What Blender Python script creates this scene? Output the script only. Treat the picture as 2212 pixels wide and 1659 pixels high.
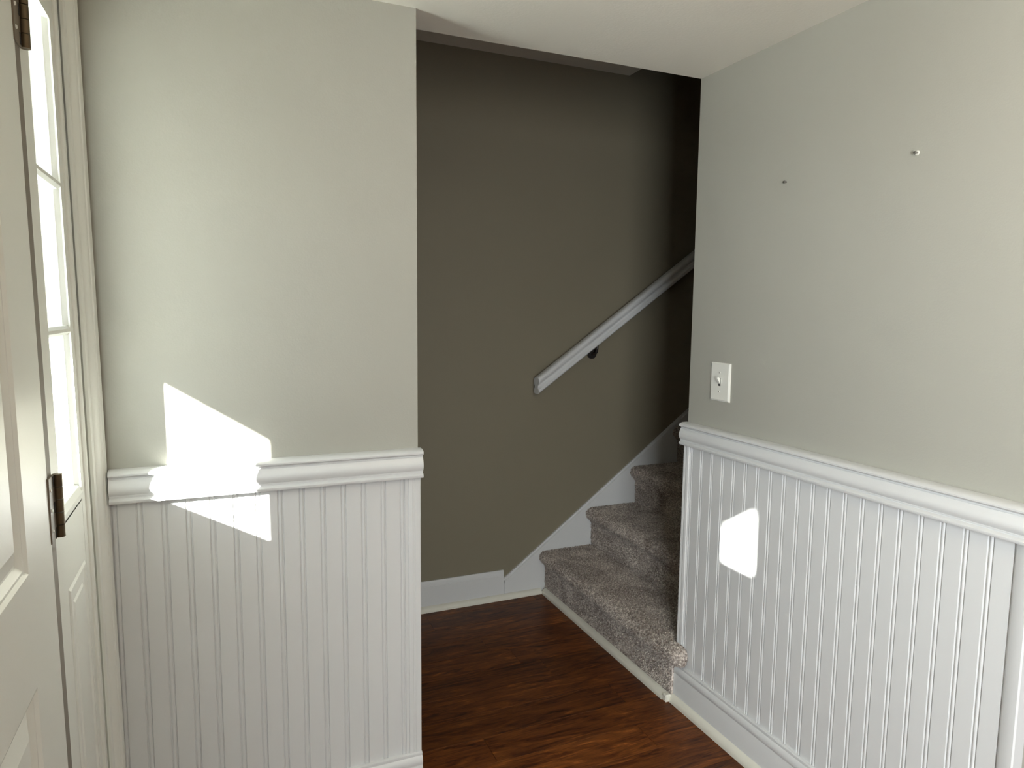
import bpy, math, random
import numpy as np
from mathutils import Vector, Matrix

# ------------------------------------------------------------------ reset
for o in list(bpy.data.objects):
    bpy.data.objects.remove(o, do_unlink=True)
random.seed(7)
rng = np.random.default_rng(11)
scene = bpy.context.scene
COL = scene.collection

# ------------------------------------------------------------------ camera
F_PX, PITCH, ROLL, YAW, CAM_H = 1485.6, -0.10694, 0.010498, 0.40429, 1.35127
fw = Vector((math.sin(YAW) * math.cos(PITCH), math.cos(YAW) * math.cos(PITCH), math.sin(PITCH)))
rt = Vector((math.cos(YAW), -math.sin(YAW), 0))
up = rt.cross(fw)
R_ = rt * math.cos(ROLL) + up * math.sin(ROLL)
U_ = -rt * math.sin(ROLL) + up * math.cos(ROLL)
cam_data = bpy.data.cameras.new('camera')
cam_data.sensor_width = 36
cam_data.sensor_fit = 'HORIZONTAL'
cam_data.lens = F_PX / 2212 * 36
cam_data.clip_start = 0.02
cam = bpy.data.objects.new('camera', cam_data)
COL.objects.link(cam)
M = Matrix(((R_.x, U_.x, -fw.x, 0), (R_.y, U_.y, -fw.y, 0), (R_.z, U_.z, -fw.z, CAM_H), (0, 0, 0, 1)))
cam.matrix_world = M
scene.camera = cam

# ------------------------------------------------------------------ view, sky, sun, fill light
vs = scene.view_settings
vs.view_transform = 'Standard'
vs.look = 'None'
vs.gamma = 1
vs.use_curve_mapping = False
vs.exposure = 0.0

world = bpy.data.worlds.new('sky')
scene.world = world
world.use_nodes = True
bg = world.node_tree.nodes['Background']
bg.inputs['Color'].default_value = (0.80, 0.90, 1.0, 1)
bg.inputs['Strength'].default_value = 8.0

SUN = Vector((1.0, 0.85, -0.54))          # travel direction, read off the two sun patches
sd = bpy.data.lights.new('sun', 'SUN')
sd.energy = 105.0
sd.angle = math.radians(0.8)
sd.color = (1.0, 0.97, 0.92)
so = bpy.data.objects.new('sun', sd)
COL.objects.link(so)
so.rotation_euler = SUN.to_track_quat('-Z', 'Y').to_euler()
so.location = (-4, -4, 4)

def area(name, loc, direction, sx, sy, energy, color):
    d = bpy.data.lights.new(name, 'AREA')
    d.shape = 'RECTANGLE'
    d.size, d.size_y = sx, sy
    d.energy = energy
    d.color = color
    o = bpy.data.objects.new(name, d)
    COL.objects.link(o)
    o.location = loc
    o.rotation_euler = Vector(direction).to_track_quat('-Z', 'Z').to_euler()
    return o
# added fill light behind the camera, in an added window of the entry wall
wl = area('added_fill', (-.235, -1.70, 1.23), (1, 0, 0), 1.84, 1.40, 178.0, (0.92, 0.97, 1.0))
wl.rotation_euler = (math.pi / 2, 0, -math.pi / 2)

# sky portals in the two sidelights of the entry door
for yc, zc, wd, ht in ((1.4975, 1.44, .225, .91), (.1275, 1.698, .155, .39)):
    po = area('sidelight_portal', (-.325, yc, zc), (1, 0, 0), wd, ht, 1.0, (1, 1, 1))
    po.rotation_euler = (math.pi / 2, 0, -math.pi / 2)
    po.data.size, po.data.size_y = wd, ht
    po.data.cycles.is_portal = True

# ------------------------------------------------------------------ room numbers (metres)
XR, YR = 1.4426, 1.8651          # right wall plane and its end at the stairs
YA, XA = 1.7404, 0.476           # left wall plane and its end
YB = 2.8836                      # wall of the stair hall
H = 2.09
XD = -0.26                       # entry wall plane
YEND = 0.79                      # other end of the right wall
TILT = 0.009
def lean(x, z):                  # the entry wall is slightly out of plumb
    return x + TILT * (1.1 - z)

# ------------------------------------------------------------------ materials
def new_mat(name):
    m = bpy.data.materials.new(name)
    m.use_nodes = True
    return m, m.node_tree.nodes, m.node_tree.links, m.node_tree.nodes['Principled BSDF']

def paint(name, color, rough=0.55, bump=0.06, scale=260.0, mottle=0.03, spec=0.4):
    m, n, l, b = new_mat(name)
    b.inputs['Roughness'].default_value = rough
    b.inputs['Specular IOR Level'].default_value = spec
    geo = n.new('ShaderNodeNewGeometry')
    t1 = n.new('ShaderNodeTexNoise'); t1.inputs['Scale'].default_value = 3.0; t1.inputs['Detail'].default_value = 4
    t2 = n.new('ShaderNodeTexNoise'); t2.inputs['Scale'].default_value = scale; t2.inputs['Detail'].default_value = 2
    l.new(geo.outputs['Position'], t1.inputs['Vector']); l.new(geo.outputs['Position'], t2.inputs['Vector'])
    mx = n.new('ShaderNodeMix'); mx.data_type = 'RGBA'
    mx.inputs['A'].default_value = tuple(c * (1 - mottle) for c in color) + (1,)
    mx.inputs['B'].default_value = tuple(min(1, c * (1 + mottle)) for c in color) + (1,)
    l.new(t1.outputs['Fac'], mx.inputs['Factor'])
    l.new(mx.outputs['Result'], b.inputs['Base Color'])
    if bump:
        bp = n.new('ShaderNodeBump'); bp.inputs['Strength'].default_value = bump; bp.inputs['Distance'].default_value = 0.002
        l.new(t2.outputs['Fac'], bp.inputs['Height']); l.new(bp.outputs['Normal'], b.inputs['Normal'])
    return m

M_WALL = paint('greige_paint', (0.392, 0.388, 0.340), 0.5, 0.12, 230)
M_TAUPE = paint('dark_taupe_paint', (0.225, 0.200, 0.142), 0.55, 0.10, 230)
M_CEIL = paint('ceiling_paint', (0.84, 0.82, 0.74), 0.8, 0.25, 160)
M_WHITE = paint('white_semi_gloss_paint', (0.67, 0.68, 0.68), 0.32, 0.03, 320, 0.015, 0.5)
M_DOOR = paint('white_door_paint', (0.80, 0.81, 0.76), 0.35, 0.04, 260, 0.02, 0.5)
M_SHOE = paint('cream_shoe_paint', (0.74, 0.73, 0.64), 0.4, 0.05, 200, 0.05, 0.5)
M_PLASTIC = paint('white_plastic', (0.80, 0.80, 0.74), 0.3, 0.0, 200, 0.0, 0.5)
M_GASKET = paint('brown_weatherstrip', (0.21, 0.185, 0.155), 0.7, 0.05, 200)
M_BLACK = paint('black_iron', (0.02, 0.017, 0.015), 0.45, 0.05, 300)
M_HOLE = paint('dark_slot', (0.03, 0.03, 0.03), 0.8, 0.0)
M_GROUND = paint('exterior_concrete', (0.72, 0.72, 0.69), 0.9, 0.2, 40)
M_SIDING = paint('exterior_trim_paint', (0.7, 0.7, 0.68), 0.6, 0.05, 100)

def metal(name, color, rough):
    m, n, l, b = new_mat(name)
    b.inputs['Metallic'].default_value = 0.85
    geo = n.new('ShaderNodeNewGeometry')
    t = n.new('ShaderNodeTexNoise'); t.inputs['Scale'].default_value = 60; t.inputs['Detail'].default_value = 4
    l.new(geo.outputs['Position'], t.inputs['Vector'])
    mx = n.new('ShaderNodeMix'); mx.data_type = 'RGBA'
    mx.inputs['A'].default_value = tuple(c * .7 for c in color) + (1,)
    mx.inputs['B'].default_value = tuple(c * 1.2 for c in color) + (1,)
    l.new(t.outputs['Fac'], mx.inputs['Factor']); l.new(mx.outputs['Result'], b.inputs['Base Color'])
    b.inputs['Roughness'].default_value = rough
    return m
M_BRASS = metal('tarnished_brass', (0.13, 0.095, 0.055), 0.5)
M_LEAFPLATE = paint('tarnished_hinge_plate', (0.15, 0.12, 0.085), 0.5, 0.1, 150, 0.25)
M_SCREW = metal('zinc_screw', (0.30, 0.29, 0.27), 0.35)

def glass(name):
    m, n, l, b = new_mat(name)
    n.remove(b)
    out = n['Material Output']
    tr = n.new('ShaderNodeBsdfTransparent'); tr.inputs['Color'].default_value = (0.95, 0.97, 0.96, 1)
    gl = n.new('ShaderNodeBsdfGlossy'); gl.inputs['Roughness'].default_value = 0.02
    lw = n.new('ShaderNodeLayerWeight'); lw.inputs['Blend'].default_value = 0.5
    pw = n.new('ShaderNodeMath'); pw.operation = 'POWER'; pw.inputs[1].default_value = 5.0
    l.new(lw.outputs['Facing'], pw.inputs[0])
    fr = n.new('ShaderNodeMath'); fr.operation = 'MULTIPLY_ADD'; fr.inputs[1].default_value = 0.95; fr.inputs[2].default_value = 0.04
    l.new(pw.outputs[0], fr.inputs[0])
    mx = n.new('ShaderNodeMixShader')
    l.new(fr.outputs[0], mx.inputs['Fac']); l.new(tr.outputs['BSDF'], mx.inputs[1]); l.new(gl.outputs['BSDF'], mx.inputs[2])
    l.new(mx.outputs['Shader'], out.inputs['Surface'])
    return m
M_GLASS = glass('window_glass')

def wood():
    m, n, l, b = new_mat('acacia_floor_wood')
    geo = n.new('ShaderNodeNewGeometry'); info = n.new('ShaderNodeObjectInfo')
    off = n.new('ShaderNodeVectorMath'); off.operation = 'SCALE'; off.inputs[0].default_value = (17.0, 9.0, 5.0)
    l.new(info.outputs['Random'], off.inputs['Scale'])
    add = n.new('ShaderNodeVectorMath'); l.new(geo.outputs['Position'], add.inputs[0]); l.new(off.outputs['Vector'], add.inputs[1])
    def stretched(sx, sy, scale, detail, dist, rough=.6):
        mp = n.new('ShaderNodeMapping'); mp.inputs['Scale'].default_value = (sx, sy, 1)
        l.new(add.outputs['Vector'], mp.inputs['Vector'])
        t = n.new('ShaderNodeTexNoise'); t.inputs['Scale'].default_value = scale; t.inputs['Detail'].default_value = detail
        t.inputs['Distortion'].default_value = dist; t.inputs['Roughness'].default_value = rough
        l.new(mp.outputs['Vector'], t.inputs['Vector'])
        return t
    g1 = stretched(1.6, 9.0, 3.2, 5, 1.6)
    g2 = stretched(2.0, 40.0, 6.0, 6, 0.4, .7)
    r1 = n.new('ShaderNodeValToRGB')
    e = r1.color_ramp.elements
    e[0].position = 0.36; e[0].color = (0.018, 0.0045, 0.0014, 1)
    e[1].position = 0.68; e[1].color = (0.30, 0.100, 0.022, 1)
    for pos, c in ((0.44, (0.062, 0.0165, 0.0040, 1)), (0.58, (0.145, 0.045, 0.0095, 1))):
        k = e.new(pos); k.color = c
    mixf = n.new('ShaderNodeMix'); mixf.data_type = 'FLOAT'; mixf.inputs['Factor'].default_value = 0.38
    l.new(g1.outputs['Fac'], mixf.inputs['A']); l.new(g2.outputs['Fac'], mixf.inputs['B'])
    l.new(mixf.outputs['Result'], r1.inputs['Fac'])
    hs = n.new('ShaderNodeHueSaturation')
    mr = n.new('ShaderNodeMapRange'); mr.inputs['To Min'].default_value = 0.85; mr.inputs['To Max'].default_value = 1.3
    l.new(info.outputs['Random'], mr.inputs['Value']); l.new(mr.outputs['Result'], hs.inputs['Value'])
    l.new(r1.outputs['Color'], hs.inputs['Color']); l.new(hs.outputs['Color'], b.inputs['Base Color'])
    b.inputs['Roughness'].default_value = 0.40
    b.inputs['Specular IOR Level'].default_value = 0.22
    bp = n.new('ShaderNodeBump'); bp.inputs['Strength'].default_value = 0.10; bp.inputs['Distance'].default_value = 0.002
    l.new(g2.outputs['Fac'], bp.inputs['Height']); l.new(bp.outputs['Normal'], b.inputs['Normal'])
    return m
M_WOOD = wood()

def carpet():
    m, n, l, b = new_mat('taupe_cut_pile_carpet')
    geo = n.new('ShaderNodeNewGeometry')
    big = n.new('ShaderNodeTexNoise'); big.inputs['Scale'].default_value = 7; big.inputs['Detail'].default_value = 3; big.inputs['Distortion'].default_value = 1.0
    sm = n.new('ShaderNodeTexNoise'); sm.inputs['Scale'].default_value = 130; sm.inputs['Detail'].default_value = 2
    l.new(geo.outputs['Position'], big.inputs['Vector']); l.new(geo.outputs['Position'], sm.inputs['Vector'])
    mixf = n.new('ShaderNodeMix'); mixf.data_type = 'FLOAT'; mixf.inputs['Factor'].default_value = 0.70
    l.new(big.outputs['Fac'], mixf.inputs['A']); l.new(sm.outputs['Fac'], mixf.inputs['B'])
    r = n.new('ShaderNodeValToRGB'); e = r.color_ramp.elements
    e[0].position = 0.35; e[0].color = (0.17, 0.122, 0.10, 1)
    e[1].position = 0.66; e[1].color = (0.90, 0.82, 0.74, 1)
    k = e.new(0.5); k.color = (0.44, 0.385, 0.34, 1)
    l.new(mixf.outputs['Result'], r.inputs['Fac']); l.new(r.outputs['Color'], b.inputs['Base Color'])
    b.inputs['Roughness'].default_value = 1.0
    b.inputs['Specular IOR Level'].default_value = 0.1
    b.inputs['Sheen Weight'].default_value = 0.25
    b.inputs['Sheen Roughness'].default_value = 0.6
    return m
M_CARPET = carpet()

# ------------------------------------------------------------------ mesh helpers
def link_mesh(name, verts, faces, mat, parent=None, smooth=False):
    me = bpy.data.meshes.new(name)
    me.from_pydata([tuple(v) for v in verts], [], faces)
    me.update()
    import bmesh
    bm = bmesh.new(); bm.from_mesh(me)
    bmesh.ops.recalc_face_normals(bm, faces=bm.faces[:])
    bm.to_mesh(me); bm.free()
    if mat: me.materials.append(mat)
    if smooth:
        for p in me.polygons: p.use_smooth = True
        me.set_sharp_from_angle(angle=math.radians(38))
    o = bpy.data.objects.new(name, me)
    COL.objects.link(o)
    if parent is not None: o.parent = parent
    return o

class MB:
    def __init__(s): s.v = []; s.f = []
    def add(s, verts, faces):
        k = len(s.v); s.v += [tuple(v) for v in verts]; s.f += [tuple(i + k for i in f) for f in faces]; return s
    def box(s, x0, x1, y0, y1, z0, z1):
        v = [(x, y, z) for z in (z0, z1) for y in (y0, y1) for x in (x0, x1)]
        return s.add(v, [(0, 2, 3, 1), (4, 5, 7, 6), (0, 1, 5, 4), (2, 6, 7, 3), (0, 4, 6, 2), (1, 3, 7, 5)])
    def bbox(s, x0, x1, y0, y1, z0, z1, c=0.002):
        # chamfered box
        import bmesh
        bm = bmesh.new()
        v = [bm.verts.new((x, y, z)) for z in (z0, z1) for y in (y0, y1) for x in (x0, x1)]
        for f in [(0, 2, 3, 1), (4, 5, 7, 6), (0, 1, 5, 4), (2, 6, 7, 3), (0, 4, 6, 2), (1, 3, 7, 5)]:
            bm.faces.new([v[i] for i in f])
        bmesh.ops.bevel(bm, geom=bm.edges[:], offset=c, segments=1, affect='EDGES', profile=.5)
        bm.verts.index_update()
        s.add([w.co[:] for w in bm.verts], [tuple(w.index for w in f.verts) for f in bm.faces]); bm.free(); return s
    def prism(s, pts, p0, p1):
        """pts: closed 3D loop offsets; extruded from p0 to p1 (vectors added)"""
        n = len(pts)
        a = [Vector(p0) + Vector(q) for q in pts]; b = [Vector(p1) + Vector(q) for q in pts]
        return s.add(a + b, [tuple(range(n - 1, -1, -1)), tuple(range(n, 2 * n))] + [(i, (i + 1) % n, n + (i + 1) % n, n + i) for i in range(n)])
    def tube(s, p0, p1, r, seg=12, r1=None):
        p0, p1 = Vector(p0), Vector(p1); d = (p1 - p0).normalized()
        a = d.orthogonal().normalized(); b = d.cross(a); r1 = r if r1 is None else r1
        v = []
        for p, rr in ((p0, r), (p1, r1)):
            for i in range(seg):
                t = 2 * math.pi * i / seg
                v.append(p + a * math.cos(t) * rr + b * math.sin(t) * rr)
        return s.add(v, [tuple(range(seg - 1, -1, -1)), tuple(range(seg, 2 * seg))] + [(i, (i + 1) % seg, seg + (i + 1) % seg, seg + i) for i in range(seg)])
    def leaned(s):
        s.v = [(lean(x, z), y, z) for x, y, z in s.v]; return s
    def build(s, name, mat, parent=None, smooth=False):
        return link_mesh(name, s.v, s.f, mat, parent, smooth)

def tag(o, label, cat=None, group=None):
    o['label'] = label
    if cat: o['category'] = cat
    if group: o['group'] = group
    return o
def struct(o, label):
    o['kind'] = 'structure'; o['label'] = label
    return o
def empty(name, loc=(0, 0, 0)):
    o = bpy.data.objects.new(name, None)
    o.empty_display_size = 0.1
    COL.objects.link(o); o.location = loc
    return o
def copy_of(src, parent, loc=(0, 0, 0)):
    o = src.copy(); COL.objects.link(o); o.parent = parent; o.location = loc
    return o

# ------------------------------------------------------------------ shell
floor = MB().box(-.40, 6.6, -6.1, 3.0, -0.12, -0.012).build('floor', M_WOOD)
struct(floor, 'dark reddish brown wood plank floor of the entry and stair hall')

mb = MB().box(-0.45, 6.6, -6.1, 1.80, H, H + 0.12).box(-0.45, 6.6, 1.80, YR, H, 2.62)
struct(mb.build('ceiling', M_CEIL), 'off white textured ceiling of the entry ending at the stair hall')
struct(MB().box(-.40, 1.818, YR, YB, 2.452, 2.60).build('ceiling_hall', M_CEIL), 'higher ceiling strip of the stair hall')
struct(MB().box(1.70, 5.1, YR - .1, YB, 4.6, 4.7).build('ceiling_stairwell', M_CEIL), 'high ceiling above the stairs')

wall_left = MB().box(-0.42, XA, YA, YR, 0, H + .05).build('wall_left', M_WALL)
struct(wall_left, 'greige painted wall above white beadboard beside the entry door')
wall_right = MB().box(XR, XR + .115, YEND, YR, 0, H + .05).build('wall_right', M_WALL)
struct(wall_right, 'greige painted wall with light switch above white beadboard')
struct(MB().box(-.40, 5.1, YB, YB + .12, -.1, 4.65).build('wall_far', M_TAUPE), 'dark taupe wall of the stair hall behind the handrail')
struct(MB().box(XR + .115, 6.6, YR - .115, YR, 0, 4.65).build('wall_stair_side', M_TAUPE), 'taupe wall closing the near side of the stairs')
struct(MB().box(1.70, 1.818, YR, YB, 2.60, 4.65).build('wall_stair_header', M_TAUPE), 'taupe wall above the hall ceiling in the stairwell')
struct(MB().box(5.0, 5.1, YR, YB, 0, 4.65).build('wall_stair_end', M_TAUPE), 'taupe wall at the head of the stairs')
struct(MB().box(-.40, -.28, YR, YB, 0, 2.5).build('wall_hall_end', M_WALL), 'greige wall at the end of the hall')
mb = MB()
mb.box(-.40, XD, -6.1, -2.65, 0, H + .05).box(-.40, XD, -.75, -.12, 0, H + .05).box(-.40, XD, -2.65, -.75, 0, .5).box(-.40, XD, -2.65, -.75, 1.95, H + .05).box(-.40, XD, -.12, 1.69, 2.035, H + .05).box(-.40, XD, 1.69, YA + .02, 0, H + .05)
struct(mb.leaned().build('wall_entry', M_WALL), 'greige wall holding the entry door and its sidelight')
struct(MB().box(-.4, 6.6, -6.12, -6.0, 0, H).build('wall_rear', M_WALL), 'greige wall of the room behind')
struct(MB().box(6.5, 6.6, -6.0, YR - .115, 0, H).build('wall_room_side', M_WALL), 'greige wall of the adjoining room')
w2 = struct(empty('added_window', (-.33, -1.70, .5)), 'added unseen window around the fill light in the entry wall')  # unseen window, added to hold the fill light
fr = MB()
for y0, y1, z0, z1 in ((-.95, .95, 0, .05), (-.95, .95, 1.40, 1.45), (-.95, -.90, .05, 1.40), (.90, .95, .05, 1.40), (-.02, .02, .05, 1.40)):
    fr.box(-.03, .03, y0, y1, z0, z1)
fr.build('window_frame', M_WHITE, w2)
MB().box(.034, .038, -.94, .94, .01, 1.44).build('added_sun_block', M_WHITE, w2)  # added opaque sheet, keeps the sun out behind the fill light
for y0, y1 in ((-.9, -.02), (.02, .9)):
    MB().box(-.004, .004, y0, y1, .05, 1.40).build('pane', M_GLASS, w2)

# exterior ground and an added unseen hood shaped to trim the sun on the sidelights
struct(MB().box(-14, -.42, -14, 14, -.35, -.2).build('ground_outside', M_GROUND), 'pale concrete ground outside the entry door')
hood = struct(empty('added_sun_hood', (-.86, .4, 1.6)), 'added unseen hood outside the entry door, shaped to block sun')
pts = [(1.4, 1.628), (.40, 1.48), (.34, 1.515), (-.6, 2.117), (-.6, 2.7), (1.4, 2.7)]
f_ = MB().prism([(0, y - .4, z - 1.6) for y, z in pts], (-.015, 0, 0), (.015, 0, 0)).build('shade_board', M_SIDING, hood)
MB().box(-.02, .46, -1.0, 1.0, 1.05, 1.10).build('shade_top', M_SIDING, hood)

# ------------------------------------------------------------------ floor planks
PW, PL = 0.127, 1.22
pm = MB()
def plank_mesh(length):
    b = MB(); g = .0004
    b.bbox(g, length - g, g, PW - g, -.012, 0, .0006)
    return b
joint = {5: 1.034, 0: 1.224}     # row -> a board end that the photograph shows
row0 = 1.664
first = {}
ystart = -8
for r in range(ystart, 10):
    y0 = row0 + r * PW
    if y0 + PW > YB: 
        pass
    j = joint.get(r, 0.2 + ((r * 0.437) % 1.0) * PL)
    x = j
    while x > -0.30: x -= PL
    xmin = -0.26
    while x > xmin: x -= PL
    xmax = XR + .10
    while x < xmax:
        a, b_ = max(x, xmin), min(x + PL, xmax)
        if b_ - a > .02:
            key = (round(b_ - a, 4))
            if key not in first:
                first[key] = plank_mesh(b_ - a).build('plank', M_WOOD, floor)
                first[key].location = (a, y0, 0)
            else:
                copy_of(first[key], floor, (a, y0, 0))
        x += PL
MB().box(-.26, 6.5, -6.0, row0 + ystart * PW, -.012, 0).build('plank_field', M_WOOD, floor)
MB().box(XR + .10, 6.5, row0 + ystart * PW, YR - .1, -.012, 0).build('plank_field', M_WOOD, floor)

# ------------------------------------------------------------------ beadboard wainscot, one board per bead
BP = 0.0508
bead = [(0, 0), (0, .0064), (.0006, .0068), (.0368, .0068), (.0380, .0040), (.0392, .0036), (.0404, .0052), (.0420, .0064), (.0438, .0068),
        (.0456, .0064), (.0472, .0052), (.0484, .0036), (.0496, .0040), (.0506, .0066), (.0508, 0)]
def bead_board(name, z0, z1, mat, parent, kind, w=BP):
    pr = [(min(u, w), d) for u, d in bead] if w >= BP else [(0, 0), (0, .0064), (.0006, .0068), (w - .0006, .0068), (w, .0064), (w, 0)]
    if kind == 'L':   # runs along +X, faces -Y
        return MB().prism([(u, -d, 0) for u, d in pr], (0, 0, z0), (0, 0, z1)).build(name, mat, parent)
    return MB().prism([(-d, -u, 0) for u, d in pr], (0, 0, z0), (0, 0, z1)).build(name, mat, parent)   # runs along -Y, faces -X
ZB_L, ZB_R, ZRL, ZRR = .140, .139, .988, .985
proto = None
x0 = .432 - .0438           # left edge of the board whose bead lies at .432
x = x0
while x > -.262:
    if proto is None:
        proto = bead_board('plank', ZB_L - .02, ZRL - .05, M_WHITE, wall_left, 'L'); proto.location = (x, YA, 0)
    else:
        copy_of(proto, wall_left, (x, YA, 0))
    x -= BP
o = bead_board('plank', ZB_L - .02, ZRL - .05, M_WHITE, wall_left, 'L', .474 - (x0 + BP)); o.location = (x0 + BP, YA, 0)
o = MB().prism([(max(u - (BP - (x + BP + .2596)), 0), -d, 0) for u, d in bead], (0, 0, ZB_L - .02), (0, 0, ZRL - .05)).build('plank', M_WHITE, wall_left)
o.location = (-.2596, YA, 0)
proto = None
y = 1.8305 + .0438 - BP     # first full board
first_y = y
bead_c = 1.8305
y = bead_c + .0438          # low-u edge of board with bead at 1.8305 (u grows towards -Y)
ys = []
while y > .83:
    ys.append(y); y -= BP
for k, yy in enumerate(ys):
    if k == 0:
        o = MB().prism([(-d, -max(u - (yy - (YR - .002)), 0), 0) for u, d in bead], (0, 0, ZB_R - .02), (0, 0, ZRR - .05)).build('plank', M_WHITE, wall_right)
        o.location = (XR, YR - .002, 0)
    elif proto is None:
        proto = bead_board('plank', ZB_R - .02, ZRR - .05, M_WHITE, wall_right, 'R'); proto.location = (XR, yy, 0)
    else:
        if yy - BP < YEND + .002: continue
        copy_of(proto, wall_right, (XR, yy, 0))
w_last = max(.004, ys[-1] - BP - (YEND + .002)) if ys[-1] - BP > YEND + .002 else ys[-1] - (YEND + .002)
o = bead_board('plank', ZB_R - .02, ZRR - .05, M_WHITE, wall_right, 'R', w_last)
o.location = (XR, YEND + .002 + w_last, 0)

# ------------------------------------------------------------------ chair rails, baseboards, corner trims
RAIL = [(0, .000), (.020, -.0005), (.029, -.004), (.0325, -.008), (.0322, -.0115), (.028, -.0145), (.0235, -.0165), (.023, -.0195), (.0255, -.021), (.026, -.0235),
        (.0285, -.029), (.0312, -.036), (.0322, -.043), (.0310, -.049), (.0280, -.0545), (.0262, -.0565), (.0262, -.0590), (.0240, -.0600), (.0242, -.0630),
        (.0280, -.0650), (.0312, -.0680), (.0312, -.0720), (.029, -.0750), (.020, -.0760), (.0, -.0760)]
t = MB().prism([(0, -d, z) for d, z in RAIL], (-.2335, YA, ZRL), (.483, YA, ZRL)).build('trim_1', M_WHITE, None, True)
struct(t, 'white moulded chair rail on the wall beside the entry door')
t = MB().prism([(-d, 0, z) for d, z in RAIL], (XR, YR + .006, ZRR), (XR, YEND - .004, ZRR)).build('trim_2', M_WHITE, None, True)
struct(t, 'white moulded chair rail below the light switch')
BASE = [(0, 0), (.014, 0), (.014, -.0001), (.0145, -.030), (.0, -.030)]
def base_profile(h):
    return [(0, 0), (.0145, 0), (.0145, h - .040), (.0130, h - .037), (.0130, h - .034), (.0150, h - .031), (.0152, h - .022), (.0120, h - .012), (.0090, h - .0095), (.0090, h - .0065), (.0098, h - .004), (.0090, h - .001), (.007, h), (0, h)]
t = MB().prism([(0, -d, z) for d, z in base_profile(ZB_L)], (-.2335, YA - .0068, 0), (.481, YA - .0068, 0)).build('baseboard_left', M_WHITE, None, True)
struct(t, 'white moulded baseboard under the beadboard beside the entry door')
t = MB().prism([(-d, 0, z) for d, z in base_profile(ZB_R)], (XR - .0068, YR - .001, 0), (XR - .0068, YEND - .002, 0)).build('baseboard_right', M_WHITE, None, True)
struct(t, 'white moulded baseboard under the beadboard of the switch wall')
def far_base(h):
    return [(0, 0), (.0125, 0), (.0125, h - .026), (.0105, h - .024), (.0105, h - .014), (.009, h - .008), (.007, h - .002), (.005, h), (0, h)]
t = MB().prism([(0, -d, z) for d, z in far_base(.138)], (-.28, YB, 0), (1.198, YB, 0)).build('baseboard_far', M_WHITE, None, True)
struct(t, 'short white baseboard on the dark taupe wall of the stair hall')
SHOE = [(0, 0), (.017, 0), (.017, .006), (.0155, .013), (.0115, .019), (.006, .0235), (0, .025)]
t = MB().prism([(0, -d, z) for d, z in SHOE], (-.28, YB - .0125, 0), (1.389, YB - .0125, 0)).build('trim_3', M_SHOE, None, True)
struct(t, 'cream shoe moulding along the hall baseboard')
t = MB().prism([(-d, 0, z * 1.12) for d, z in SHOE], (XR - .0213, YR - .002, 0), (XR - .0213, YEND, 0)).build('trim_4', M_SHOE, None, True)
struct(t, 'cream shoe moulding along the baseboard of the switch wall')
t = MB().prism([(0, -d, z) for d, z in SHOE], (-.225, YA - .0213, 0), (.481, YA - .0213, 0)).build('trim_5', M_SHOE, None, True)
struct(t, 'cream shoe moulding along the baseboard beside the entry door')
# corner guards at the two wall ends
cg = [(.447, 0), (.447, -.008), (.4485, -.0105), (.4515, -.0110), (.458, -.0120), (.4595, -.0105), (.464, -.0105), (.4655, -.0120), (.478, -.0120), (.4805, -.0100), (.4805, .02), (.4762, .02), (.4762, 0)]
t = MB().prism([(x_, YA + d, 0) for x_, d in cg], (0, 0, ZB_L - .003), (0, 0, ZRL - .073)).build('trim_6', M_WHITE, None, True)
struct(t, 'narrow white corner trim on the end of the wall beside the entry door')
cr = [(-.024, 0), (-.024, -.008), (-.0225, -.0105), (-.0195, -.0112), (-.013, -.012), (-.011, -.0105), (-.008, -.0105), (-.006, -.012), (.002, -.012), (.0045, -.010), (.0045, .02), (.0002, .02), (.0002, 0)]
t = MB().prism([(XR + d, YR + y_, 0) for y_, d in cr], (0, 0, ZB_R - .003), (0, 0, ZRR - .073)).build('trim_7', M_WHITE, None, True)
struct(t, 'narrow white corner trim on the wall end beside the stairs')
ce = [(YEND - .0045, .02), (YEND - .0045, -.009), (YEND - .002, -.012), (YEND + .022, -.012), (YEND + .027, -.0085), (YEND + .027, 0), (YEND - .0002, 0), (YEND - .0002, .02)]
t = MB().prism([(XR + d, y_, 0) for y_, d in ce], (0, 0, 0.0), (0, 0, ZRR - .073)).build('trim_8', M_WHITE, None, True)
struct(t, 'white corner trim closing the beadboard at the room opening')

# ------------------------------------------------------------------ entry door with hinges
def nest(mb, y0, y1, z0, z1, xf, steps):
    """nested rectangular loops on a plane facing +X; steps: (inset, depth)"""
    loops = []
    for ins, dep in steps:
        loops.append([(xf + dep, y0 + ins, z0 + ins), (xf + dep, y1 - ins, z0 + ins), (xf + dep, y1 - ins, z1 - ins), (xf + dep, y0 + ins, z1 - ins)])
    v = [p for lp in loops for p in lp]; f = []
    for k in range(len(loops) - 1):
        for i in range(4):
            f.append((4 * k + i, 4 * k + (i + 1) % 4, 4 * k + 4 + (i + 1) % 4, 4 * k + 4 + i))
    k = 4 * (len(loops) - 1); f.append((k, k + 1, k + 2, k + 3))
    mb.add(v, f); return mb
DY0, DY1 = .372, 1.286
door = empty('door_1', (XD, DY1, 0)); struct(door, 'white painted panelled entry door')
def into(parent):
    loc = parent.location
    def go(mb, name, mat, smooth=False, p=None):
        mb.leaned(); mb.v = [(x - loc.x, y - loc.y, z - loc.z) for x, y, z in mb.v]
        return mb.build(name, mat, p or parent, smooth)
    return go
D = into(door)
panels = [(.521, .759, .97, 1.86), (.899, 1.137, .97, 1.86), (.521, .759, .22, .80), (.899, 1.137, .22, .80)]
ycuts = [DY0, .521, .759, .899, 1.137, DY1]; zcuts = [.012, .22, .80, .97, 1.86, 2.03]
mb = MB()
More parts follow.
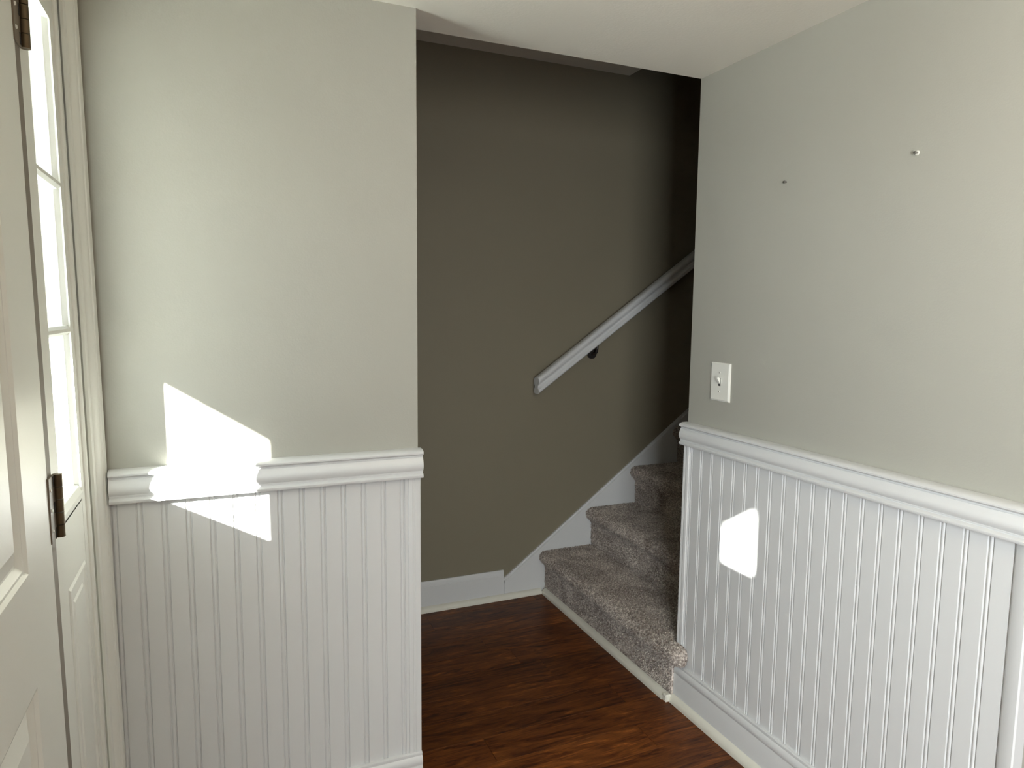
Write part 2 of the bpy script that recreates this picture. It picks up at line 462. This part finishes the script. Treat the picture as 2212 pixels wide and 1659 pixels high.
for i in range(5):
    for k in range(5):
        if i in (1, 3) and k in (1, 3): 
            mb.box(XD - .044, XD - .018, ycuts[i], ycuts[i + 1], zcuts[k], zcuts[k + 1]); continue
        mb.box(XD - .044, XD, ycuts[i], ycuts[i + 1], zcuts[k], zcuts[k + 1])
D(mb, 'slab', M_DOOR)
ST = [(0, 0.0002), (.005, -.0042), (.009, -.0042), (.019, -.0112), (.022, -.0112), (.050, -.0025), (.052, -.0025)]
for (a, b_, c, d) in panels:
    D(nest(MB(), a, b_, c, d, XD, ST), 'panel', M_DOOR)
# gap with weatherstrip
post = struct(empty('trim_9', (XD, 1.35, 0)), 'white painted post between the entry door and the sidelight')
T = into(post)
T(MB().box(XD - .055, XD - .0006, 1.2890, 1.3178, 0, 2.035), 'weatherstrip', M_GASKET)
T(MB().box(XD - .055, XD - .030, 1.2862, 1.2890, 0, 2.035), 'gap_back', M_BLACK)
T(MB().bbox(XD - .055, XD - .002, 1.3175, 1.385, 0, 2.035, .003), 'post', M_DOOR)
def hinge(zc, half):
    h = empty('hinge', (0, 0, 0)); h.parent = door
    h.location = (lean(XD, zc) - XD, 0, zc)      # relative to door origin at Y = DY1
    MB().bbox(-.004, .0025, -.004, .034, -half, half, .0008).build('leaf', M_LEAFPLATE, h)
    n = 5; seg = 2 * half / n
    for k in range(n):
        z0 = -half + k * seg
        MB().tube((.0065, .0385, z0 + .0006), (.0065, .0385, z0 + seg - .0006), .0072, 16).build('knuckle', M_BRASS, h, True)
    for k in (0, 2, 4):
        z0 = -half + k * seg
        MB().box(.0020, .0031, .0235, .0290, z0 + seg * .08, z0 + seg * .92).build('slot', M_HOLE, h)
    for z in (-half * .62, 0, half * .62):
        MB().tube((.002, .004, z), (.0042, .004, z), .0034, 12, .0026).build('screw', M_DOOR, h)
    tag(h, 'tarnished brass hinge'); return h
hinge(1.020, .054)
hinge(1.800, .054)

# ------------------------------------------------------------------ sidelight window beside the door
XS = -.268                       # sash face
win = struct(empty('window_1', (XD, 1.5, 0)), 'narrow sidelight window with three panes above a raised panel')
Wn = into(win)
SY0, SY1 = 1.385, 1.61           # daylight opening
rows = [(.99, 1.294), (1.312, 1.576), (1.594, 1.893)]
mb = MB()
mb.box(XS - .035, XS, SY1, 1.685, 0, 2.035)            # far stile
mb.box(XS - .035, XS, SY0, SY1, 1.893, 2.035)          # head
mb.box(XS - .035, XS - .016, SY0, SY1, 0, .955)        # lower board
Wn(mb, 'frame', M_DOOR)
for z0, z1 in ((1.294, 1.312), (1.576, 1.594)):
    zc = (z0 + z1) / 2; hh = (z1 - z0) / 2
    Wn(MB().prism([(0, 0, -.003), (0, 0, .003), (-.006, 0, hh), (-.024, 0, hh), (-.024, 0, -hh), (-.006, 0, -hh)], (XS, SY0, zc), (XS, SY1, zc)), 'muntin', M_DOOR)
Wn(MB().prism([(-.03, 0, .99), (-.012, 0, .99), (-.004, 0, .985), (.001, 0, .972), (.001, 0, .962), (-.003, 0, .955), (-.03, 0, .955)], (XS, SY0, 0), (XS, SY1 + .012, 0)), 'sill_moulding', M_DOOR)
for z0, z1 in rows:
    for yy in (SY1,):
        Wn(MB().prism([(-.003, 0, 0), (-.010, -.006, 0), (-.012, -.008, 0), (-.022, -.008, 0), (-.022, 0, 0)], (XS, yy, z0), (XS, yy, z1)), 'glazing_bead', M_DOOR)
    Wn(MB().box(XS - .016, XS - .012, SY0, SY1, z0 - .002, z1 + .002), 'pane', M_GLASS)
Wn(nest(MB(), SY0, SY1, .0, .9555, XS - .016, [(0, .0155), (.001, .0156), (.014, .0157), (.015, .0158)]), 'lower_board', M_DOOR)
Wn(nest(MB(), 1.425, 1.590, .16, .835, XS, [(0, 0), (.005, .003), (.010, .003), (.018, -.003), (.026, -.004), (.040, .002), (.042, .002)]), 'panel', M_DOOR)
Wn(MB().bbox(XS - .01, XS + .006, 1.642, 1.664, 0, 2.035, .003), 'stop_bead', M_DOOR)
# second sidelight, out of view behind the camera's edge: only its top pane is open
win2 = struct(empty('window_3', (XD, .16, 0)), 'second sidelight on the latch side of the entry door')
W2 = into(win2)
mb = MB().box(XD - .055, XD - .002, .273, .371, 0, 2.035).box(XS - .035, XS, .205, .273, 0, 2.035).box(XS - .035, XS, -.12, .050, 0, 2.035)
mb.box(XS - .035, XS, .050, .205, 0, 1.503).box(XS - .035, XS, .050, .205, 1.893, 2.035)
W2(mb, 'frame', M_DOOR)
W2(MB().box(XS - .016, XS - .012, .050, .205, 1.501, 1.895), 'pane', M_GLASS)

# casing around the entry unit (profile gets thicker towards the wall corner)
CAS = [(1.676, 0), (1.676, .006), (1.681, .0085), (1.686, .0085), (1.688, .0060), (1.691, .0060), (1.694, .0105), (1.700, .0150), (1.707, .0190), (1.710, .0190), (1.7115, .0215), (1.721, .0240), (1.728, .0245), (1.7305, .0225), (1.7305, 0)]
cas = struct(empty('trim_10', (XD, 1.70, 0)), 'white moulded casing beside the sidelight at the wall corner')
Cn = into(cas)
Cn(MB().prism([(d, y_, 0) for y_, d in CAS], (XD - .001, 0, 0), (XD - .001, 0, 2.075)), 'side_casing', M_DOOR, True)
Cn(MB().prism([(d, 0, (y_ - 1.676) + 2.0205) for y_, d in CAS], (XD - .001, .04, 0), (XD - .001, 1.676, 0)), 'head_casing', M_DOOR, True)
Cn(MB().box(XD - .02, XD - .0005, 1.60, 1.69, 2.0, 2.04), 'head_block', M_DOOR)

# ------------------------------------------------------------------ stairs: carpeted steps
XN0, RUN, Z1, RISE = 1.383, .2488, .203, .1868
stairs = empty('staircase', (XN0, YR, 0))
tag(stairs, 'grey brown carpeted staircase rising between the taupe wall and the switch wall', 'staircase')
Y0S, Y1S = YR + .006, YB - .0135
def step_profile(n):
    """points (x, z) from riser foot over the rounded nose to the tread back"""
    xn = XN0 + (n - 1) * RUN; zt = Z1 + (n - 1) * RISE
    zb = 0.0 if n == 1 else zt - RISE
    xr = xn + .031
    P = [(xr + .004, zb), (xr + .001, zb + .012), (xr, zb + .05), (xr, zt - .078), (xr - .003, zt - .066), (xr - .009, zt - .057), (xr - .016, zt - .052)]
    cx, cz, r = xn + .024, zt - .025, .0245
    for k in range(0, 9):
        a = math.radians(245 - k * 155 / 8)
        P.append((cx + r * math.cos(a), cz + r * math.sin(a)))
    P += [(cx + .012, zt), (xn + .12, zt), (xn + RUN + .034, zt)]
    return P
def resample(P, step):
    P = np.array(P); d = np.r_[0, np.cumsum(np.hypot(*np.diff(P, axis=0).T))]
    s = np.arange(step / 2, d[-1], step)
    x = np.interp(s, d, P[:, 0]); z = np.interp(s, d, P[:, 1])
    dx = np.interp(s + 1e-3, d, P[:, 0]) - np.interp(s - 1e-3, d, P[:, 0]); dz = np.interp(s + 1e-3, d, P[:, 1]) - np.interp(s - 1e-3, d, P[:, 1])
    L = np.hypot(dx, dz) + 1e-9
    return np.stack([x, z], 1), np.stack([-dz / L, dx / L], 1)     # outward normal

def tufts(base, nrm, name, parent, h=.0070, r=.0019):
    """twisted cut pile: one bent three-sided spike per tuft"""
    n = len(base)
    j = rng.normal(0, 1, (n, 3)); lean_v = nrm + j * .42
    lean_v /= np.linalg.norm(lean_v, axis=1)[:, None]
    t1 = np.cross(lean_v, rng.normal(0, 1, (n, 3))); t1 /= np.linalg.norm(t1, axis=1)[:, None] + 1e-9
    t2 = np.cross(lean_v, t1)
    hh = h * rng.uniform(.7, 1.25, n)[:, None]; rr = r * rng.uniform(.8, 1.3, n)[:, None]
    v = np.zeros((n, 7, 3))
    for k in range(3):
        a = 2 * math.pi * k / 3
        ring = t1 * math.cos(a) + t2 * math.sin(a)
        v[:, k] = base - nrm * .0012 + ring * rr * .8
        v[:, 3 + k] = base + lean_v * hh * .6 + ring * rr
    v[:, 6] = base + lean_v * hh + t1 * rr * rng.uniform(-1.6, 1.6, n)[:, None]
    tri = []
    for k in range(3):
        q = (k + 1) % 3
        tri += [(k, q, 3 + q), (k, 3 + q, 3 + k), (3 + k, 3 + q, 6)]
    tri = np.array(tri)
    idx = (tri[None] + (np.arange(n) * 7)[:, None, None]).reshape(-1)
    me = bpy.data.meshes.new(name)
    me.vertices.add(n * 7); me.vertices.foreach_set('co', v.reshape(-1).astype(np.float32))
    m = len(idx) // 3
    me.loops.add(m * 3); me.loops.foreach_set('vertex_index', idx.astype(np.int32))
    me.polygons.add(m); me.polygons.foreach_set('loop_start', (np.arange(m) * 3).astype(np.int32))
    me.update(calc_edges=True); me.validate()
    me.materials.append(M_CARPET)
    o = bpy.data.objects.new(name, me); COL.objects.link(o); o.parent = parent
    o['kind'] = 'stuff'
    return o
ox, oy = XN0, YR
for n in range(1, 15):
    P = step_profile(n)
    loop = P + [(P[-1][0], max(P[-1][1] - .25, 0)), (P[0][0] + .01, max(P[0][1] - .01, 0))]
    if n == 1: loop = P + [(P[-1][0], 0)]
    else: loop = P + [(P[-1][0], P[-1][1] - .20), (P[0][0] + .02, P[0][1] - .01)]
    st = MB().prism([(x - ox, 0, z) for x, z in loop], (0, Y0S - oy, 0), (0, Y1S - oy, 0)).build('step', M_CARPET, stairs, True)
    if n <= 4:
        g = .0040
        pts, nr = resample(P, g)
        yw = np.arange(Y0S - oy + .001, Y1S - oy - .001, g)
        B = np.zeros((len(pts), len(yw), 3)); N = np.zeros_like(B)
        B[:, :, 0] = (pts[:, 0] - ox)[:, None]; B[:, :, 2] = pts[:, 1][:, None]; B[:, :, 1] = yw[None]
        N[:, :, 0] = nr[:, 0][:, None]; N[:, :, 2] = nr[:, 1][:, None]
        B = B.reshape(-1, 3); N = N.reshape(-1, 3)
        B += rng.uniform(-g * .45, g * .45, B.shape) * (1 - np.abs(N))
        keep = B[:, 2] > .022 if n == 1 else B[:, 2] > -1
        tufts(B[keep], N[keep], 'carpet_pile', st)
    if n == 1:
        # carpet return of the first nosing wrapped in front of the wall end
        zt = Z1; cz, r = zt - .022, .0235
        ring = []
        secs = [(0.0, 1.0), (.020, 1.0), (.038, .96), (.050, .84), (.058, .62), (.0625, .30)]
        V = []; NV = []
        cxx = XN0 + .030 - ox
        for dy, s in secs:
            for k in range(16):
                a = 2 * math.pi * k / 16
                V.append((cxx + .0285 * s * math.cos(a) + (1 - s) * .006, Y0S - oy - dy, cz + (r + .010) * (.55 + .45 * s) * math.sin(a)))
        Fc = []
        for q in range(len(secs) - 1):
            for k in range(16):
                Fc.append((16 * q + k, 16 * q + (k + 1) % 16, 16 * q + 16 + (k + 1) % 16, 16 * q + 16 + k))
        Fc += [tuple(range(16)), tuple(range(16 * len(secs) - 16, 16 * len(secs)))]
        rn = link_mesh('nosing_return', V, Fc, M_CARPET, stairs, True)
        bb = []; nn = []
        Va = np.array(V).reshape(len(secs), 16, 3)
        for _ in range(2600):
            q = rng.uniform(0, len(secs) - 1.001); k = rng.uniform(0, 16)
            q0, k0 = int(q), int(k); fq, fk = q - q0, k - k0
            a = Va[q0, k0 % 16] * (1 - fk) + Va[q0, (k0 + 1) % 16] * fk
            b_ = Va[q0 + 1, k0 % 16] * (1 - fk) + Va[q0 + 1, (k0 + 1) % 16] * fk
            p_ = a * (1 - fq) + b_ * fq
            ctr = np.array((cxx, Y0S - oy - .012, cz)); nv = p_ - ctr
            nv[1] = min(nv[1], 0) * 1.2 if q > 2 else 0
            bb.append(p_); nn.append(nv / np.linalg.norm(nv))
        tufts(np.array(bb), np.array(nn), 'carpet_pile', rn, .006)
        # riser end wrap down to the shoe block
        ra = MB().prism([(XN0 + .031 - ox, 0, .02), (XN0 + .031 - ox, 0, zt - .05), (XN0 + .075 - ox, 0, zt - .05), (XN0 + .075 - ox, 0, .02)], (0, Y0S - oy - .006, 0), (0, Y0S - oy + .004, 0))
        ra.build('riser_return', M_CARPET, stairs)
# shoe moulding in front of the first riser, and the small return block
t = MB().prism([(-d * 1.25, 0, z * 1.1) for d, z in SHOE], (XN0 + .0265, YB - .028, 0), (XN0 + .0265, 1.884, 0)).build('trim_11', M_SHOE, None, True)
struct(t, 'cream shoe moulding along the foot of the carpeted stairs')
t = MB().bbox(XN0 + .0060, XN0 + .0300, 1.861, 1.8825, 0, .027, .003).build('trim_12', M_SHOE)
struct(t, 'short cream moulding block between the stair shoe and the wall shoe')

# skirt board of the stairs with a thin cap
sl = RISE / RUN * .985
sx0, sz0 = 1.2005, .088
skp = [(sx0, 0), (sx0, sz0), (4.6, sz0 + (4.6 - sx0) * sl), (4.6, 0)]
sk = struct(MB().prism([(x_, 0, z_) for x_, z_ in skp], (0, YB, 0), (0, YB - .0115, 0)).build('trim_13', M_WHITE), 'white skirt board rising along the stairs on the taupe wall')
MB().prism([(sx0, 0, sz0), (sx0, 0, sz0 + .010), (4.6, 0, sz0 + .010 + (4.6 - sx0) * sl), (4.6, 0, sz0 + (4.6 - sx0) * sl)], (0, YB, 0), (0, YB - .0085, 0)).build('cap_bead', M_WHITE, sk)
MB().prism([(sx0, 0, sz0 - .010), (sx0, 0, sz0 - .002), (4.6, 0, sz0 - .002 + (4.6 - sx0) * sl), (4.6, 0, sz0 - .010 + (4.6 - sx0) * sl)], (0, YB - .0115, 0), (0, YB - .0150, 0)).build('cap_bead', M_WHITE, sk)

# ------------------------------------------------------------------ handrail on the taupe wall
HR0 = Vector((1.332, YB - .053, 1.009)); HS = .708
hr = empty('handrail', HR0)
tag(hr, 'white moulded handrail fixed along the dark taupe wall', 'handrail')
# plumb-cut section: (u from wall centre towards room, v vertical)
sec = [(-.012, .038), (.010, .0385), (.020, .036), (.0265, .029), (.0285, .020), (.0265, .011), (.0205, .004), (.0175, -.002), (.0175, -.009), (.0215, -.014), (.0265, -.018), (.0280, -.024), (.0270, -.031), (.022, -.0345), (.020, -.0375),
       (-.014, -.0375), (-.022, -.034), (-.0255, -.026), (-.0235, -.016), (-.0175, -.009), (-.0175, -.002), (-.0235, .008), (-.0270, .020), (-.0240, .031), (-.018, .036)]
Lr = 3.2
MB().prism([(0, -u, v) for u, v in sec], (0, 0, 0), (Lr, 0, Lr * HS)).build('rail', M_WHITE, hr, True)
for bx in (.315, 1.55, 2.75):
    b_ = empty('bracket', (bx, 0, bx * HS)); b_.parent = hr
    MB().tube((0, .053, -.085), (0, .046, -.085), .024, 18).build('rosette', M_BLACK, b_, True)
    arm = MB()
    path = [(0, .048, -.085), (0, .020, -.084), (0, .006, -.074), (0, .001, -.058), (0, 0, -.036)]
    for a, c in zip(path[:-1], path[1:]): arm.tube(a, c, .0065, 10)
    arm.build('arm', M_BLACK, b_, True)
    MB().prism([(-.022, -.010, -.038 - .022 * HS), (.022, -.010, -.038 + .022 * HS), (.022, -.010, -.042 + .022 * HS), (-.022, -.010, -.042 - .022 * HS)], (0, 0, 0), (0, .020, 0)).build('saddle', M_BLACK, b_)

# ------------------------------------------------------------------ light switch
ls = empty('light_switch', (XR, 1.710, 1.135))
tag(ls, 'white toggle light switch plate above the chair rail', 'light switch')
hw, hh = .0445, .060
mb = MB()
lo = [(0, hw, hh), (-.0035, hw, hh), (-.0062, hw - .005, hh - .005)]
V = [(x_, sy * a, sz * b_) for x_, a, b_ in lo for sy, sz in ((-1, -1), (1, -1), (1, 1), (-1, 1))]
Fc = [(4 * q + i, 4 * q + (i + 1) % 4, 4 * q + 4 + (i + 1) % 4, 4 * q + 4 + i) for q in range(2) for i in range(4)] + [(8, 9, 10, 11), (0, 1, 2, 3)]
link_mesh('plate', V, Fc, M_PLASTIC, ls)
MB().box(-.0068, -.0060, -.0052, .0052, -.0125, .0125).build('slot', M_HOLE, ls)
MB().prism([(-.006, 0, -.007), (-.006, 0, .011), (-.017, 0, .016), (-.019, 0, .0115), (-.0085, 0, -.004)], (0, -.0042, 0), (0, .0042, 0)).build('toggle', M_PLASTIC, ls)
for z in (-.030, .030):
    s_ = MB().tube((-.006, 0, z), (-.0078, 0, z), .0036, 14, .0028).build('screw', M_PLASTIC, ls)
    MB().box(-.0082, -.0076, -.0006, .0006, z - .0026, z + .0026).build('slot', M_HOLE, s_)

# ------------------------------------------------------------------ two small screws left in the switch wall
for (yy, zz, lab) in ((1.480, 1.707, 'small bare screw in the greige wall, the one closer to the stairs'), (1.096, 1.708, 'small bare screw with pale anchor in the greige wall, farther from the stairs')):
    s_ = empty('wall_screw', (XR, yy, zz)); tag(s_, lab, 'screw', 'screws left in the switch wall')
    if 'anchor' in lab: MB().tube((0, 0, 0), (-.0018, 0, 0), .0056, 16, .0046).build('anchor', M_PLASTIC, s_)
    MB().tube((-.001, 0, 0), (-.0085, 0, 0), .0022, 12).build('shank', M_SCREW, s_)
    MB().tube((-.0075, 0, 0), (-.0105, 0, 0), .0040, 14, .0030).build('head', M_SCREW, s_)

# ------------------------------------------------------------------ pendant lamp of the entry, above and beside the camera
LX, LY, LZ, LR = .78, .28, 1.80, .11
lamp = empty('pendant_lamp', (LX, LY, H)); tag(lamp, 'round frosted globe pendant lamp hanging from the entry ceiling', 'lamp')
MB().tube((0, 0, 0), (0, 0, -.022), .06, 32).build('canopy', M_SCREW, lamp, True)
MB().tube((0, 0, -.02), (0, 0, LZ - H + LR + .012), .006, 12).build('rod', M_SCREW, lamp, True)
MB().tube((0, 0, LZ - H + LR + .02), (0, 0, LZ - H + LR - .012), .032, 24).build('cap', M_SCREW, lamp, True)
V = []; Fc = []
NQ, NK = 13, 24
for q in range(NQ):
    a = math.radians(-88 + q * 176 / (NQ - 1))
    for k in range(NK):
        t_ = 2 * math.pi * k / NK; V.append((LR * math.cos(a) * math.cos(t_), LR * math.cos(a) * math.sin(t_), LZ - H + LR * math.sin(a)))
for q in range(NQ - 1):
    for k in range(NK): Fc.append((NK * q + k, NK * q + (k + 1) % NK, NK * q + NK + (k + 1) % NK, NK * q + NK + k))
Fc += [tuple(range(NK)), tuple(range(NK * NQ - NK, NK * NQ))]
m, n, l, b = new_mat('lit_frosted_glass')
b.inputs['Base Color'].default_value = (.9, .88, .82, 1); b.inputs['Emission Color'].default_value = (1, .80, .55, 1); b.inputs['Emission Strength'].default_value = 15.0
link_mesh('globe', V, Fc, m, lamp, True)
